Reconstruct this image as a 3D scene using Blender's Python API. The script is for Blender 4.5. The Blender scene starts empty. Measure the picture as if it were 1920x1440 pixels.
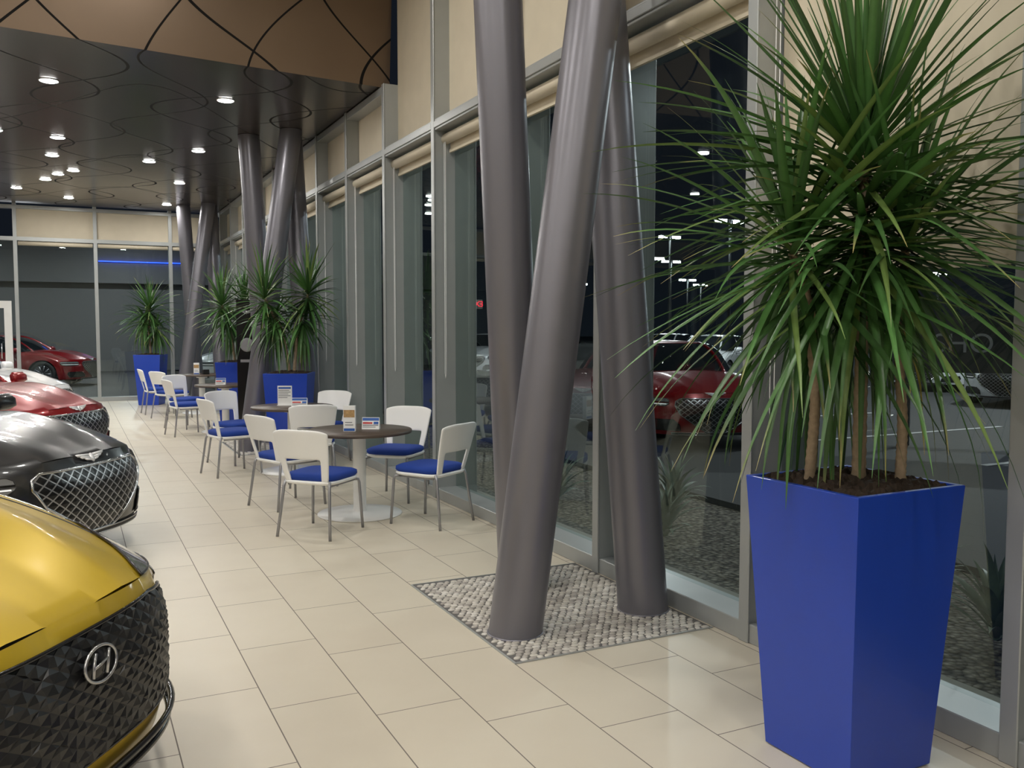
import bpy, bmesh, math, random
from math import sin, cos, pi, radians, sqrt, atan2, exp
from mathutils import Vector, Matrix
random.seed(7)
SC = bpy.context.scene
COL = SC.collection
try:
    SC.view_settings.view_transform = 'Standard'
except Exception:
    pass

# ------------------------------------------------------------------ materials
def M(name):
    m = bpy.data.materials.new(name); m.use_nodes = True
    nt = m.node_tree
    return m, nt, nt.nodes['Principled BSDF']
def setin(b, k, v):
    if k in b.inputs: b.inputs[k].default_value = v
def mth(nt, op, a, b=None, c=None):
    n = nt.nodes.new('ShaderNodeMath'); n.operation = op
    for i, x in enumerate((a, b, c)):
        if x is None: continue
        if isinstance(x, (int, float)): n.inputs[i].default_value = x
        else: nt.links.new(x, n.inputs[i])
    return n.outputs[0]
def mixc(nt, f, a, b):
    n = nt.nodes.new('ShaderNodeMix'); n.data_type = 'RGBA'
    if isinstance(f, (int, float)): n.inputs[0].default_value = f
    else: nt.links.new(f, n.inputs[0])
    for i, x in ((6, a), (7, b)):
        if isinstance(x, tuple): n.inputs[i].default_value = (*x[:3], 1)
        else: nt.links.new(x, n.inputs[i])
    return n.outputs[2]
def objco(nt):
    t = nt.nodes.new('ShaderNodeTexCoord'); return t.outputs['Object']
def noise(nt, scale, detail=3, co=None):
    n = nt.nodes.new('ShaderNodeTexNoise'); n.inputs['Scale'].default_value = scale
    n.inputs['Detail'].default_value = detail
    nt.links.new(co if co is not None else objco(nt), n.inputs['Vector'])
    return n.outputs['Fac']
def bump(nt, b, h, strength=.3, dist=.01):
    n = nt.nodes.new('ShaderNodeBump'); n.inputs['Strength'].default_value = strength
    n.inputs['Distance'].default_value = dist
    nt.links.new(h, n.inputs['Height']); nt.links.new(n.outputs[0], b.inputs['Normal'])
def pm(name, col, rough=.5, metal=0., coat=0., var=.06, vscale=6., emis=None, es=0., bmp=0., bscale=80., cr=.03):
    m, nt, b = M(name)
    setin(b, 'Roughness', rough); setin(b, 'Metallic', metal)
    setin(b, 'Coat Weight', coat); setin(b, 'Coat Roughness', cr)
    f = noise(nt, vscale)
    lo = tuple(max(0, c*(1-var)) for c in col); hi = tuple(min(1, c*(1+var)) for c in col)
    nt.links.new(mixc(nt, f, lo, hi), b.inputs['Base Color'])
    if emis: setin(b, 'Emission Color', (*emis, 1)); setin(b, 'Emission Strength', es)
    if bmp: bump(nt, b, noise(nt, bscale), bmp, .003)
    return m

TW, TL = .383, .766
def m_floor():
    m, nt, b = M('floor_tile')
    s = nt.nodes.new('ShaderNodeSeparateXYZ'); nt.links.new(objco(nt), s.inputs[0])
    px = mth(nt, 'DIVIDE', mth(nt, 'ADD', s.outputs[0], 60*TW-1.86), TW)
    row = mth(nt, 'FLOOR', px)
    fx = mth(nt, 'FRACT', px)
    py = mth(nt, 'ADD', mth(nt, 'DIVIDE', mth(nt, 'ADD', s.outputs[1], 50*TL-3.74), TL), mth(nt, 'MULTIPLY', row, .3333))
    fy = mth(nt, 'FRACT', py)
    ex = mth(nt, 'MULTIPLY', mth(nt, 'MINIMUM', fx, mth(nt, 'SUBTRACT', 1, fx)), TW)
    ey = mth(nt, 'MULTIPLY', mth(nt, 'MINIMUM', fy, mth(nt, 'SUBTRACT', 1, fy)), TL)
    e = mth(nt, 'MINIMUM', ex, ey)
    g = mth(nt, 'LESS_THAN', e, .0025)
    cid = nt.nodes.new('ShaderNodeCombineXYZ')
    nt.links.new(row, cid.inputs[0]); nt.links.new(mth(nt, 'FLOOR', py), cid.inputs[1])
    wn_ = nt.nodes.new('ShaderNodeTexWhiteNoise'); nt.links.new(cid.outputs[0], wn_.inputs['Vector'])
    base = mixc(nt, wn_.outputs['Value'], (.62, .56, .455), (.68, .62, .51))
    mott = mixc(nt, noise(nt, 3.0, 6), (.59, .53, .425), (.71, .65, .535))
    base = mixc(nt, .5, base, mott)
    nt.links.new(mixc(nt, g, base, (.18, .155, .13)), b.inputs['Base Color'])
    nt.links.new(mth(nt, 'ADD', mth(nt, 'MULTIPLY', g, .4), mth(nt, 'ADD', .32, mth(nt, 'MULTIPLY', noise(nt, 9), .12))), b.inputs['Roughness'])
    bump(nt, b, mth(nt, 'SUBTRACT', 1, g), .2, .003)
    return m

def m_bronze(name, c1, c2, rough, metal, cellx, per, amp, wd, lc, arcs=True):
    m, nt, b = M(name)
    s = nt.nodes.new('ShaderNodeSeparateXYZ'); nt.links.new(objco(nt), s.inputs[0])
    v = mth(nt, 'SUBTRACT', s.outputs[1], s.outputs[2])
    nz = mth(nt, 'MULTIPLY', mth(nt, 'SUBTRACT', noise(nt, .35, 0), .5), .7)
    d = None
    for k, ph in ((1, 0.), (-1, .8)):
        sw = mth(nt, 'MULTIPLY', mth(nt, 'SINE', mth(nt, 'ADD', mth(nt, 'MULTIPLY', v, 2*pi/per), ph)), amp*k)
        p = mth(nt, 'ADD', mth(nt, 'DIVIDE', s.outputs[0], cellx), sw)
        p = mth(nt, 'ADD', p, mth(nt, 'MULTIPLY', nz, k))
        p = mth(nt, 'ADD', p, 20.25 if k == 1 else 20.75)
        q = mth(nt, 'ABSOLUTE', mth(nt, 'SUBTRACT', mth(nt, 'FRACT', p), .5))
        d = q if d is None else mth(nt, 'MINIMUM', d, q)
    if arcs:
        p = mth(nt, 'ADD', mth(nt, 'DIVIDE', s.outputs[1], per*1.1), mth(nt, 'MULTIPLY', mth(nt, 'SINE', mth(nt, 'MULTIPLY', s.outputs[0], 2*pi/(cellx*3.1))), .32))
        p = mth(nt, 'ADD', p, mth(nt, 'ADD', nz, 30.1))
        q = mth(nt, 'MULTIPLY', mth(nt, 'ABSOLUTE', mth(nt, 'SUBTRACT', mth(nt, 'FRACT', p), .5)), per*1.1/cellx)
        d = mth(nt, 'MINIMUM', d, q)
    g = mth(nt, 'LESS_THAN', d, wd)
    base = mixc(nt, noise(nt, 1.2, 4), c1, c2)
    nt.links.new(mixc(nt, g, base, lc), b.inputs['Base Color'])
    setin(b, 'Metallic', metal)
    nt.links.new(mth(nt, 'ADD', rough, mth(nt, 'MULTIPLY', g, .5)), b.inputs['Roughness'])
    bump(nt, b, mth(nt, 'SUBTRACT', 1, g), .5, .01)
    return m

def m_glass():
    m = bpy.data.materials.new('window_glass'); m.use_nodes = True
    nt = m.node_tree; nt.nodes.clear()
    o = nt.nodes.new('ShaderNodeOutputMaterial')
    mix = nt.nodes.new('ShaderNodeMixShader')
    tr = nt.nodes.new('ShaderNodeBsdfTransparent'); tr.inputs[0].default_value = (.66, .73, .70, 1)
    gl = nt.nodes.new('ShaderNodeBsdfGlossy'); gl.inputs['Roughness'].default_value = .0
    gl.inputs['Color'].default_value = (.80, .93, .89, 1)
    ge = nt.nodes.new('ShaderNodeNewGeometry')
    vm = nt.nodes.new('ShaderNodeVectorMath'); vm.operation = 'DOT_PRODUCT'
    nt.links.new(ge.outputs['Normal'], vm.inputs[0]); nt.links.new(ge.outputs['Incoming'], vm.inputs[1])
    c = mth(nt, 'ABSOLUTE', vm.outputs['Value'])
    f = mth(nt, 'POWER', mth(nt, 'SUBTRACT', 1, c), 4.0)
    f = mth(nt, 'MINIMUM', mth(nt, 'ADD', mth(nt, 'MULTIPLY', f, .85), .06), .5)
    nt.links.new(f, mix.inputs[0])
    nt.links.new(tr.outputs[0], mix.inputs[1]); nt.links.new(gl.outputs[0], mix.inputs[2])
    nt.links.new(mix.outputs[0], o.inputs[0])
    return m

def m_attr(name, rough, bmp=0):
    m, nt, b = M(name)
    a = nt.nodes.new('ShaderNodeVertexColor'); a.layer_name = 'Col'
    f = noise(nt, 40)
    h = nt.nodes.new('ShaderNodeHueSaturation'); nt.links.new(a.outputs[0], h.inputs['Color'])
    nt.links.new(mth(nt, 'ADD', .85, mth(nt, 'MULTIPLY', f, .3)), h.inputs['Value'])
    nt.links.new(h.outputs[0], b.inputs['Base Color']); setin(b, 'Roughness', rough)
    if bmp: bump(nt, b, f, bmp, .004)
    return m

def m_gravel():
    m, nt, b = M('gravel')
    v = nt.nodes.new('ShaderNodeTexVoronoi'); v.inputs['Scale'].default_value = 26
    nt.links.new(objco(nt), v.inputs['Vector'])
    s = nt.nodes.new('ShaderNodeSeparateColor'); nt.links.new(v.outputs['Color'], s.inputs[0])
    c = mixc(nt, s.outputs[0], (.16, .13, .10), (.52, .47, .40))
    dk = mth(nt, 'MULTIPLY', v.outputs['Distance'], 1.2)
    nt.links.new(mixc(nt, dk, c, (.03, .025, .02)), b.inputs['Base Color'])
    setin(b, 'Roughness', .85)
    bump(nt, b, mth(nt, 'SUBTRACT', 1, v.outputs['Distance']), 1, .03)
    return m

def m_grille(name):
    m, nt, b = M(name)
    u = nt.nodes.new('ShaderNodeUVMap'); s = nt.nodes.new('ShaderNodeSeparateXYZ')
    nt.links.new(u.outputs[0], s.inputs[0])
    sx, sz = 12., 15.
    a = mth(nt, 'MULTIPLY', s.outputs[0], sx); c = mth(nt, 'MULTIPLY', s.outputs[1], sz)
    f1 = mth(nt, 'ABSOLUTE', mth(nt, 'SUBTRACT', mth(nt, 'FRACT', mth(nt, 'ADD', mth(nt, 'ADD', a, c), 50)), .5))
    f2 = mth(nt, 'ABSOLUTE', mth(nt, 'SUBTRACT', mth(nt, 'FRACT', mth(nt, 'ADD', mth(nt, 'SUBTRACT', a, c), 50)), .5))
    d = mth(nt, 'MINIMUM', f1, f2)
    g = mth(nt, 'LESS_THAN', d, .08)
    nt.links.new(mixc(nt, g, (.004, .004, .004), (.42, .42, .43)), b.inputs['Base Color'])
    nt.links.new(mth(nt, 'MULTIPLY', g, .8), b.inputs['Metallic']); setin(b, 'Roughness', .3)
    bump(nt, b, mth(nt, 'SUBTRACT', .5, d), .5, .01)
    return m

FLOORM = m_floor()
SOFF = m_bronze('bronze_panel_shaded', (.050, .042, .035), (.068, .056, .047), .22, .25, 1.25, 3.2, .42, .011, (.004, .004, .004))  # same bronze as the fascia, its shade put into a darker colour
FASC = m_bronze('bronze_panel_lit', (.17, .115, .075), (.22, .155, .103), .36, .4, 1.25, 3.2, .42, .012, (.006, .005, .004), False)  # lit copy of the soffit bronze, brightness put into the colour
GLASS = m_glass()
ALU = pm('silver_aluminium', (.42, .44, .44), .38, .35, bmp=.02)
CREAM = pm('cream_shade_fabric', (.66, .59, .46), .85, bmp=.15, bscale=400)
WALLM = pm('painted_wall', (.36, .34, .30), .8)
CEILM = pm('painted_ceiling', (.40, .38, .35), .8)
STEEL = pm('brushed_steel_column', (.205, .20, .228), .34, .45, var=.03, vscale=1.)
BLUEP = pm('blue_planter_lacquer', (.010, .055, .46), .33, coat=.25, var=.05, bmp=.05, bscale=60)
SOIL = pm('dark_mulch', (.035, .022, .014), .95, var=.6, vscale=60, bmp=1., bscale=90)
LEAF = m_attr('dracaena_leaf', .36)
BARK = pm('dracaena_bark', (.36, .27, .18), .85, var=.4, vscale=50, bmp=.8, bscale=60)
WHITEP = pm('white_plastic', (.92, .92, .91), .38, var=.02)
BLUEF = pm('blue_upholstery', (.008, .045, .30), .85, bmp=.5, bscale=300)
TUBEM = pm('grey_steel_tube', (.34, .34, .36), .35, .6)
SILV = pm('satin_silver', (.50, .50, .51), .25, .85)
SILVW = pm('bright_silver', (.85, .85, .86), .3, .2)
DARKR = pm('dark_rubber', (.02, .02, .02), .7)
WOODT = pm('dark_walnut_laminate', (.085, .062, .048), .4, var=.35, vscale=9)
WHITEM = pm('white_metal', (.80, .80, .79), .35, .05)
PEB = m_attr('pebbles', .5, .3)
PBASE = pm('pebble_bed_grout', (.13, .125, .12), .9)
GRAV = m_gravel()
ASPH = pm('asphalt', (.040, .040, .042), .8, bmp=.5, bscale=50)
PAINTW = pm('road_paint', (.5, .5, .5), .7)
CHROME = pm('chrome', (.75, .75, .76), .12, 1., var=.02)
DCHROME = pm('dark_chrome', (.55, .55, .56), .2, 1., var=.02)
BLACKG = pm('gloss_black_plastic', (.008, .008, .009), .18)
GRD = pm('faceted_black_grille', (.008, .008, .009), .4)
CARGL = pm('tinted_car_glass', (.012, .015, .017), .05, coat=.6)
LAMPG = pm('headlight_lens', (.26, .27, .28), .08, .3, coat=1.)
LEDM = pm('led_strip', (.8, .8, .8), .2, emis=(1, 1, 1), es=.6)
GRB = m_grille('mesh_grille')
EMIT = pm('lamp_diffuser', (1, 1, 1), .4, emis=(1, .98, .94), es=32)
STREET = pm('street_lamp_diffuser', (1, 1, 1), .4, emis=(.85, .95, 1), es=90)
BLUEN = pm('blue_led', (.02, .05, .9), .4, emis=(.02, .08, 1.), es=4)
REDN = pm('red_led', (.9, .05, .05), .4, emis=(1., .04, .07), es=6.)
BLACKM = pm('matte_black', (.012, .012, .013), .45)
PRINTB = pm('blue_print', (.03, .12, .45), .5)
PRINTR = pm('red_print', (.6, .05, .05), .5)
PRINTT = pm('tan_print', (.45, .28, .12), .5, var=.6, vscale=60)
GREYT = pm('grey_print', (.25, .25, .27), .5)
def paint(n, c, metal=.35, r=.28, coat=1., cr=.04): return pm(n, c, r, metal, coat=coat, var=.03, cr=cr)
P_GOLD = paint('gold_car_paint', (.60, .415, .025), .3, .38, .6, .08)
P_GREY = paint('dark_grey_car_paint', (.016, .017, .019), .2, .3, .7)
P_RED = paint('deep_red_car_paint', (.26, .005, .009), .25, .28, .7)
P_WHITE = paint('white_car_paint', (.72, .73, .74), .0, .3)

# ------------------------------------------------------------------ mesh helpers
class MB:
    def __init__(s): s.v = []; s.f = []; s.m = []; s.s = []
    def add(s, VF, mi=0, sm=True):
        V, F = VF; o = len(s.v); s.v += [tuple(p) for p in V]
        s.f += [tuple(i+o for i in f) for f in F]; s.m += [mi]*len(F); s.s += [sm]*len(F)
        return s
    def mesh(s, name, mats):
        me = bpy.data.meshes.new(name); me.from_pydata(s.v, [], s.f)
        for m in mats: me.materials.append(m)
        me.polygons.foreach_set('material_index', s.m); me.polygons.foreach_set('use_smooth', s.s)
        me.update(); return me
    def obj(s, name, mats, parent=None, loc=(0, 0, 0), rz=0, weld=0):
        me = s.mesh(name, mats)
        if weld:
            bm = bmesh.new(); bm.from_mesh(me); bmesh.ops.remove_doubles(bm, verts=bm.verts, dist=weld)
            bmesh.ops.recalc_face_normals(bm, faces=bm.faces); bm.to_mesh(me); bm.free()
        o = bpy.data.objects.new(name, me); COL.objects.link(o)
        o.location = loc; o.rotation_euler = (0, 0, rz)
        if parent: o.parent = parent
        return o
def box(x0, x1, y0, y1, z0, z1):
    V = [(x, y, z) for z in (z0, z1) for y in (y0, y1) for x in (x0, x1)]
    return V, [(0, 2, 3, 1), (4, 5, 7, 6), (0, 1, 5, 4), (2, 6, 7, 3), (0, 4, 6, 2), (1, 3, 7, 5)]
def lathe(prof, n=32, c=(0, 0)):
    V = []; F = []
    for r, z in prof:
        for i in range(n): V.append((c[0]+r*cos(2*pi*i/n), c[1]+r*sin(2*pi*i/n), z))
    for k in range(len(prof)-1):
        for i in range(n):
            j = (i+1) % n; F.append((k*n+i, k*n+j, (k+1)*n+j, (k+1)*n+i))
    F.append(tuple(range(n-1, -1, -1))); F.append(tuple((len(prof)-1)*n+i for i in range(n)))
    return V, F
def tube(path, r, n=10, cap=True, closed=False):
    P = [Vector(p) for p in path]; V = []; F = []; N = len(P)
    R = r if isinstance(r, (list, tuple)) else [r]*N
    up = None
    for i, p in enumerate(P):
        if closed: t = P[(i+1) % N]-P[i-1]
        else: t = P[min(i+1, N-1)]-P[max(i-1, 0)]
        t.normalize()
        if up is None:
            up = Vector((0, 0, 1)) if abs(t.z) < .9 else Vector((1, 0, 0))
        a = (up-t*up.dot(t)).normalized(); b = t.cross(a); up = a
        for k in range(n): V.append(tuple(p+(a*cos(2*pi*k/n)+b*sin(2*pi*k/n))*R[i]))
    for i in range(N if closed else N-1):
        for k in range(n):
            l = (k+1) % n; i2 = (i+1) % N
            F.append((i*n+k, i*n+l, i2*n+l, i2*n+k))
    if cap and not closed:
        F.append(tuple(range(n-1, -1, -1))); F.append(tuple((N-1)*n+k for k in range(n)))
    return V, F
def grid(fn, nu, nv, skip=None):
    V = [fn(i/nu, j/nv) for j in range(nv+1) for i in range(nu+1)]; F = []
    for j in range(nv):
        for i in range(nu):
            if skip and skip((i+.5)/nu, (j+.5)/nv): continue
            a = j*(nu+1)+i; F.append((a, a+1, a+nu+2, a+nu+1))
    return V, F
def sring(rings, n=36, e=5):
    V = []; F = []
    for cx, cy, hx, hy, z in rings:
        for i in range(n):
            t = 2*pi*i/n; c, s_ = cos(t), sin(t)
            V.append((cx+hx*math.copysign(abs(c)**(2/e), c), cy+hy*math.copysign(abs(s_)**(2/e), s_), z))
    for k in range(len(rings)-1):
        for i in range(n):
            j = (i+1) % n; F.append((k*n+i, k*n+j, (k+1)*n+j, (k+1)*n+i))
    return V, F
def capped(VF, n, rings):
    V, F = VF
    F = F+[tuple(range(n-1, -1, -1)), tuple((rings-1)*n+i for i in range(n))]
    return V, F
def tag(o, label, cat, group=None, kind=None):
    o['label'] = label; o['category'] = cat
    if group: o['group'] = group
    if kind: o['kind'] = kind
    return o
def empty(name, label, cat, loc=(0, 0, 0), rz=0, group=None):
    o = bpy.data.objects.new(name, None); COL.objects.link(o); o.empty_display_size = .1
    o.location = loc; o.rotation_euler = (0, 0, rz); tag(o, label, cat, group); return o
def struct(o, label=None, cat=None):
    o['kind'] = 'structure'
    if label: o['label'] = label
    if cat: o['category'] = cat
    return o
def clone(root, loc, rz, label=None):
    n = root.copy(); COL.objects.link(n); n.location = loc; n.rotation_euler = (0, 0, rz)
    if label: n['label'] = label
    def rec(a, b):
        for c in list(a.children):
            d = c.copy(); COL.objects.link(d); d.parent = b; rec(c, d)
    rec(root, n); return n
def bevel(o, w=.005, seg=2):
    m = o.modifiers.new('bevel', 'BEVEL'); m.width = w; m.segments = seg; m.limit_method = 'ANGLE'; return o

# ------------------------------------------------------------------ room shell
XW = 3.05; XG = 3.25; YF = 21.3; HC = 5.4; HS = 4.17
b = MB().add(box(-12, XW+.25, -6, YF+.2, -.1, 0), 0, False)
struct(b.obj('floor', [FLOORM]), 'cream rectangular porcelain tiles laid in staggered rows', 'floor')
struct(MB().add(box(-12.2, -12, -6.2, YF+.2, 0, HC), 0, False).obj('wall_left', [WALLM]), 'plain painted showroom wall', 'wall')
struct(MB().add(box(-12.2, XW+.3, -6.2, -6, 0, HC), 0, False).obj('wall_back', [WALLM]), 'plain painted showroom wall', 'wall')
struct(MB().add(box(XW, XW+.3, -6, -2.26, 0, HC), 0, False).obj('wall_right', [WALLM]), 'plain painted wall beside the glazing', 'wall')
def ye(x): return 9.4-.115*(XW-x)-.002*(XW-x)**2
struct(MB().add(box(-12.2, XW+.3, -6.2, 9.9, HC, HC+.1), 0, False).obj('ceiling', [CEILM]), 'high pale painted ceiling', 'ceiling')
V = []; F = []
NX = 40
for i in range(NX+1):
    x = -12+(XW+.2+12)*i/NX
    V += [(x, ye(x), HS), (x, YF, HS)]
for i in range(NX): F.append((2*i, 2*i+1, 2*i+3, 2*i+2))
struct(MB().add((V, F)).obj('ceiling_soffit', [SOFF]), 'glossy bronze soffit panels with shade in the colour, with curved joints', 'ceiling')
V, F = grid(lambda u, v: (-12+(XW+.12+12)*u, ye(-12+(XW+.12+12)*u)-.12*v, HS+(HC-HS)*v), NX, 8)
struct(MB().add((V, F)).obj('trim_1', [FASC]), 'bronze metal fascia in a painted lit tone with curved crossing joints', 'fascia')

# side windows
BAY = 1.44; Y0 = 3.5
wn = 1
def window_bay(ya, yb, n, top):
    m = MB()
    m.add(box(XW, XG+.22, ya-.03, ya+.03, 0, top), 0, False)
    m.add(box(XW-.012, XW, ya-.036, ya+.036, 0, top), 0, False)
    m.add(box(XW, XG+.05, ya+.03, yb-.03, 0, .10), 0, False)
    m.add(box(XW, XG+.02, ya+.03, yb-.03, 3.40, 3.50), 0, False)
    m.add(box(XW-.012, XW, ya+.036, yb-.036, 3.42, 3.48), 0, False)
    if top < HS+.01: m.add(box(XW, XG+.02, ya+.03, yb-.03, HS-.09, HS-.01), 0, False)
    o = struct(m.obj('window_%d' % n, [ALU]), 'full-height aluminium framed window bay', 'window')
    bevel(o, .004, 1)
    MB().add(([(XG, ya+.031, .08), (XG, yb-.031, .08), (XG, yb-.031, 3.42), (XG, ya+.031, 3.42)], [(3, 2, 1, 0)]), 0, False).obj('glass_pane', [GLASS], o)
    MB().add(box(XG-.05, XG-.03, ya+.03, yb-.03, 3.49, top), 0, False).obj('transom_panel', [CREAM], o)
    return o
for k in range(-4, 13):
    ya = Y0+BAY*k; yb = min(ya+BAY, YF-.03)
    window_bay(ya, yb, wn, HC if ya < 9.0 else HS); wn += 1
    low = k in (-1, -2, -3)
    zb = 1.87 if low else 3.24
    sh = empty('roller_shade', 'cream roller shade drawn partway down the window' if low else 'cream roller shade rolled up above the window', 'window shade', (XW+.11, (ya+yb)/2, 3.33), group='cream roller shades along the glazing')
    hw = (yb-ya)/2-.035
    MB().add(tube([(0, -hw, 0), (0, hw, 0)], .048, 16)).obj('shade_roll', [CREAM], sh)
    f = MB().add(box(.040, .043, -hw+.01, hw-.01, zb-3.33, 0), 0, False)
    f.add(box(.030, .052, -hw+.01, hw-.01, zb-3.33-.03, zb-3.33), 0, False)
    f.obj('shade_fabric', [CREAM], sh)
    MB().add(tube([(-.03, hw-.03, -.02), (-.03, hw-.03, -2.15), (-.03, hw-.045, -2.2), (-.03, hw-.06, -2.15), (-.03, hw-.06, -.02)], .0025, 5)).obj('pull_chain', [WHITEP], sh)

# far wall windows
xs = [.55+1.51*k for k in range(-9, 2)]+[XW]
for i in range(len(xs)-1):
    xa, xb = xs[i], xs[i+1]
    isdoor = abs(xa-(.55-1.51*2)) < .01
    m = MB()
    m.add(box(xa-.035, xa+.035, YF, YF+.18, 0, HS), 0, False)
    m.add(box(xa+.035, xb-.035, YF, YF+.18, 0, .09), 0, False)
    m.add(box(xa+.035, xb-.035, YF, YF+.18, 3.40, 3.48), 0, False)
    m.add(box(xa+.035, xb-.035, YF, YF+.18, 4.06, 4.13), 0, False)
    o = struct(m.obj('window_%d' % wn, [ALU]), 'end wall window bay with silver mullions', 'window'); wn += 1
    MB().add(([(xa+.02, YF+.12, .08), (xb-.02, YF+.12, .08), (xb-.02, YF+.12, 3.42), (xa+.02, YF+.12, 3.42)], [(0, 1, 2, 3)]), 0, False).obj('glass_pane', [GLASS], o)
    if xa > -1.2 or xa < -2.6:
        MB().add(box(xa+.035, xb-.035, YF+.08, YF+.1, 3.48, 4.07), 0, False).obj('transom_panel', [CREAM], o)
        MB().add(tube([(xa+.05, YF+.06, 3.35), (xb-.05, YF+.06, 3.35)], .045, 12)).obj('shade_roll', [CREAM], o)
    if isdoor:
        d = MB()
        d.add(box(xa+.1, xa+.24, YF-.03, YF+.05, 0, 2.15), 0, False); d.add(box(xb-.24, xb-.1, YF-.03, YF+.05, 0, 2.15), 0, False)
        d.add(box(xa+.24, xb-.24, YF-.03, YF+.05, 2.0, 2.15), 0, False); d.add(box(xa+.24, xb-.24, YF-.03, YF+.05, 0, .22), 0, False)
        do = struct(d.obj('door_1', [WHITEM]), 'white framed glass door', 'door')
        MB().add(tube([(xb-.3, YF-.03, .95), (xb-.3, YF-.09, .97), (xb-.3, YF-.09, 1.25), (xb-.3, YF-.03, 1.27)], .012, 8)).obj('handle', [CHROME], do)

def text(body, size, mat, parent, loc, rot, name='lettering', ext=.002):
    c = bpy.data.curves.new(name, 'FONT'); c.body = body; c.size = size; c.extrude = ext
    c.align_x = 'CENTER'; c.align_y = 'CENTER'
    t = bpy.data.objects.new('tmp', c); COL.objects.link(t)
    bpy.context.view_layer.update()
    me = bpy.data.meshes.new_from_object(t.evaluated_get(bpy.context.evaluated_depsgraph_get()))
    bpy.data.objects.remove(t)
    me.materials.clear(); me.materials.append(mat)
    o = bpy.data.objects.new(name, me); COL.objects.link(o); o.parent = parent; o.location = loc; o.rotation_euler = rot
    return o
ex = MB().add(box(-.19, .19, -.03, .03, -.12, .12), 0, False).obj('exit_sign', [WHITEM], None, (-2.93, YF-.04, 2.2))
tag(bevel(ex, .005), 'white exit sign with red lettering by the end door', 'exit sign')
text('EXIT', .20, REDN, ex, (0, -.032, 0), (radians(90), 0, 0), ext=.004)

# ------------------------------------------------------------------ downlights
def downlight(x, y, z, r, power):
    e = empty('recessed_downlight', 'round recessed downlight set into the ceiling', 'light', (x, y, z), group='recessed ceiling downlights')
    MB().add(lathe([(r*1.12, -.001), (r*1.12, -.006), (r*1.02, -.008), (r*1.0, -.004)], 24)).obj('trim_ring', [WHITEM], e)
    MB().add(lathe([(r*1.0, -.008), (r*.9, -.013), (r*.3, -.015)], 24)).obj('diffuser', [EMIT], e)
    L = bpy.data.lights.new('lamp', 'AREA'); L.shape = 'DISK'; L.size = r*2; L.energy = power; L.color = (1, .965, .90)
    lo = bpy.data.objects.new('lamp', L); COL.objects.link(lo); lo.parent = e; lo.location = (0, 0, -.03)
for x, y in [(-.12, 10.67), (1.66, 10.7), (-.07, 13.76), (1.76, 13.9), (-.16, 15.2), (1.18, 15.1), (1.83, 17.1), (.13, 16.5), (-.1, 17.0), (-.3, 17.7), (-.8, 19), (.06, 20.0), (1.9, 20.2), (-.8, 13.6), (-1.9, 10.7), (-2.2, 16.8), (-4.2, 11), (-4.3, 14), (-4.3, 18), (-7, 12), (-7, 16)]:
    downlight(x, y, HS, .088, 19.5)
for x in (-8.5, -5, -1.8, 1.1):
    for y in (-3.5, -.8, 1.9, 4.6, 7.2):
        downlight(x, y, HC, .16, 31.5)

# ------------------------------------------------------------------ steel columns
def column(base, top, zt):
    b_ = Vector((base[0], base[1], 0)); d = Vector((top[0]-base[0], top[1]-base[1], 4.2))
    R = .142; n = 64; m = MB(); V = []; F = []
    rows = 12
    for k in range(rows+1):
        p = b_+d*(zt/4.2*k/rows)
        for i in range(n): V.append((p.x-b_.x+R*cos(2*pi*i/n), p.y-b_.y+R*sin(2*pi*i/n), p.z))
    for k in range(rows):
        for i in range(n):
            j = (i+1) % n; F.append((k*n+i, k*n+j, (k+1)*n+j, (k+1)*n+i))
    m.add((V, F))
    m.add(lathe([(R+.006, 0), (R+.006, .012), (R, .014)], n))
    o = m.obj('steel_column', [STEEL], None, (base[0], base[1], .001))
    tag(o, 'leaning round brushed steel column beside the windows', 'column', 'groups of three leaning steel columns')
for g in range(3):
    dy = 7.75*g; zt = HC-.01 if g == 0 else HS-.005
    column((2.05, 4.12+dy), (2.67, 4.17+dy), zt)
    column((2.47, 4.87+dy), (2.23, 4.77+dy), zt)
    column((2.875, 4.15+dy), (2.75, 4.55+dy), zt)

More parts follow.
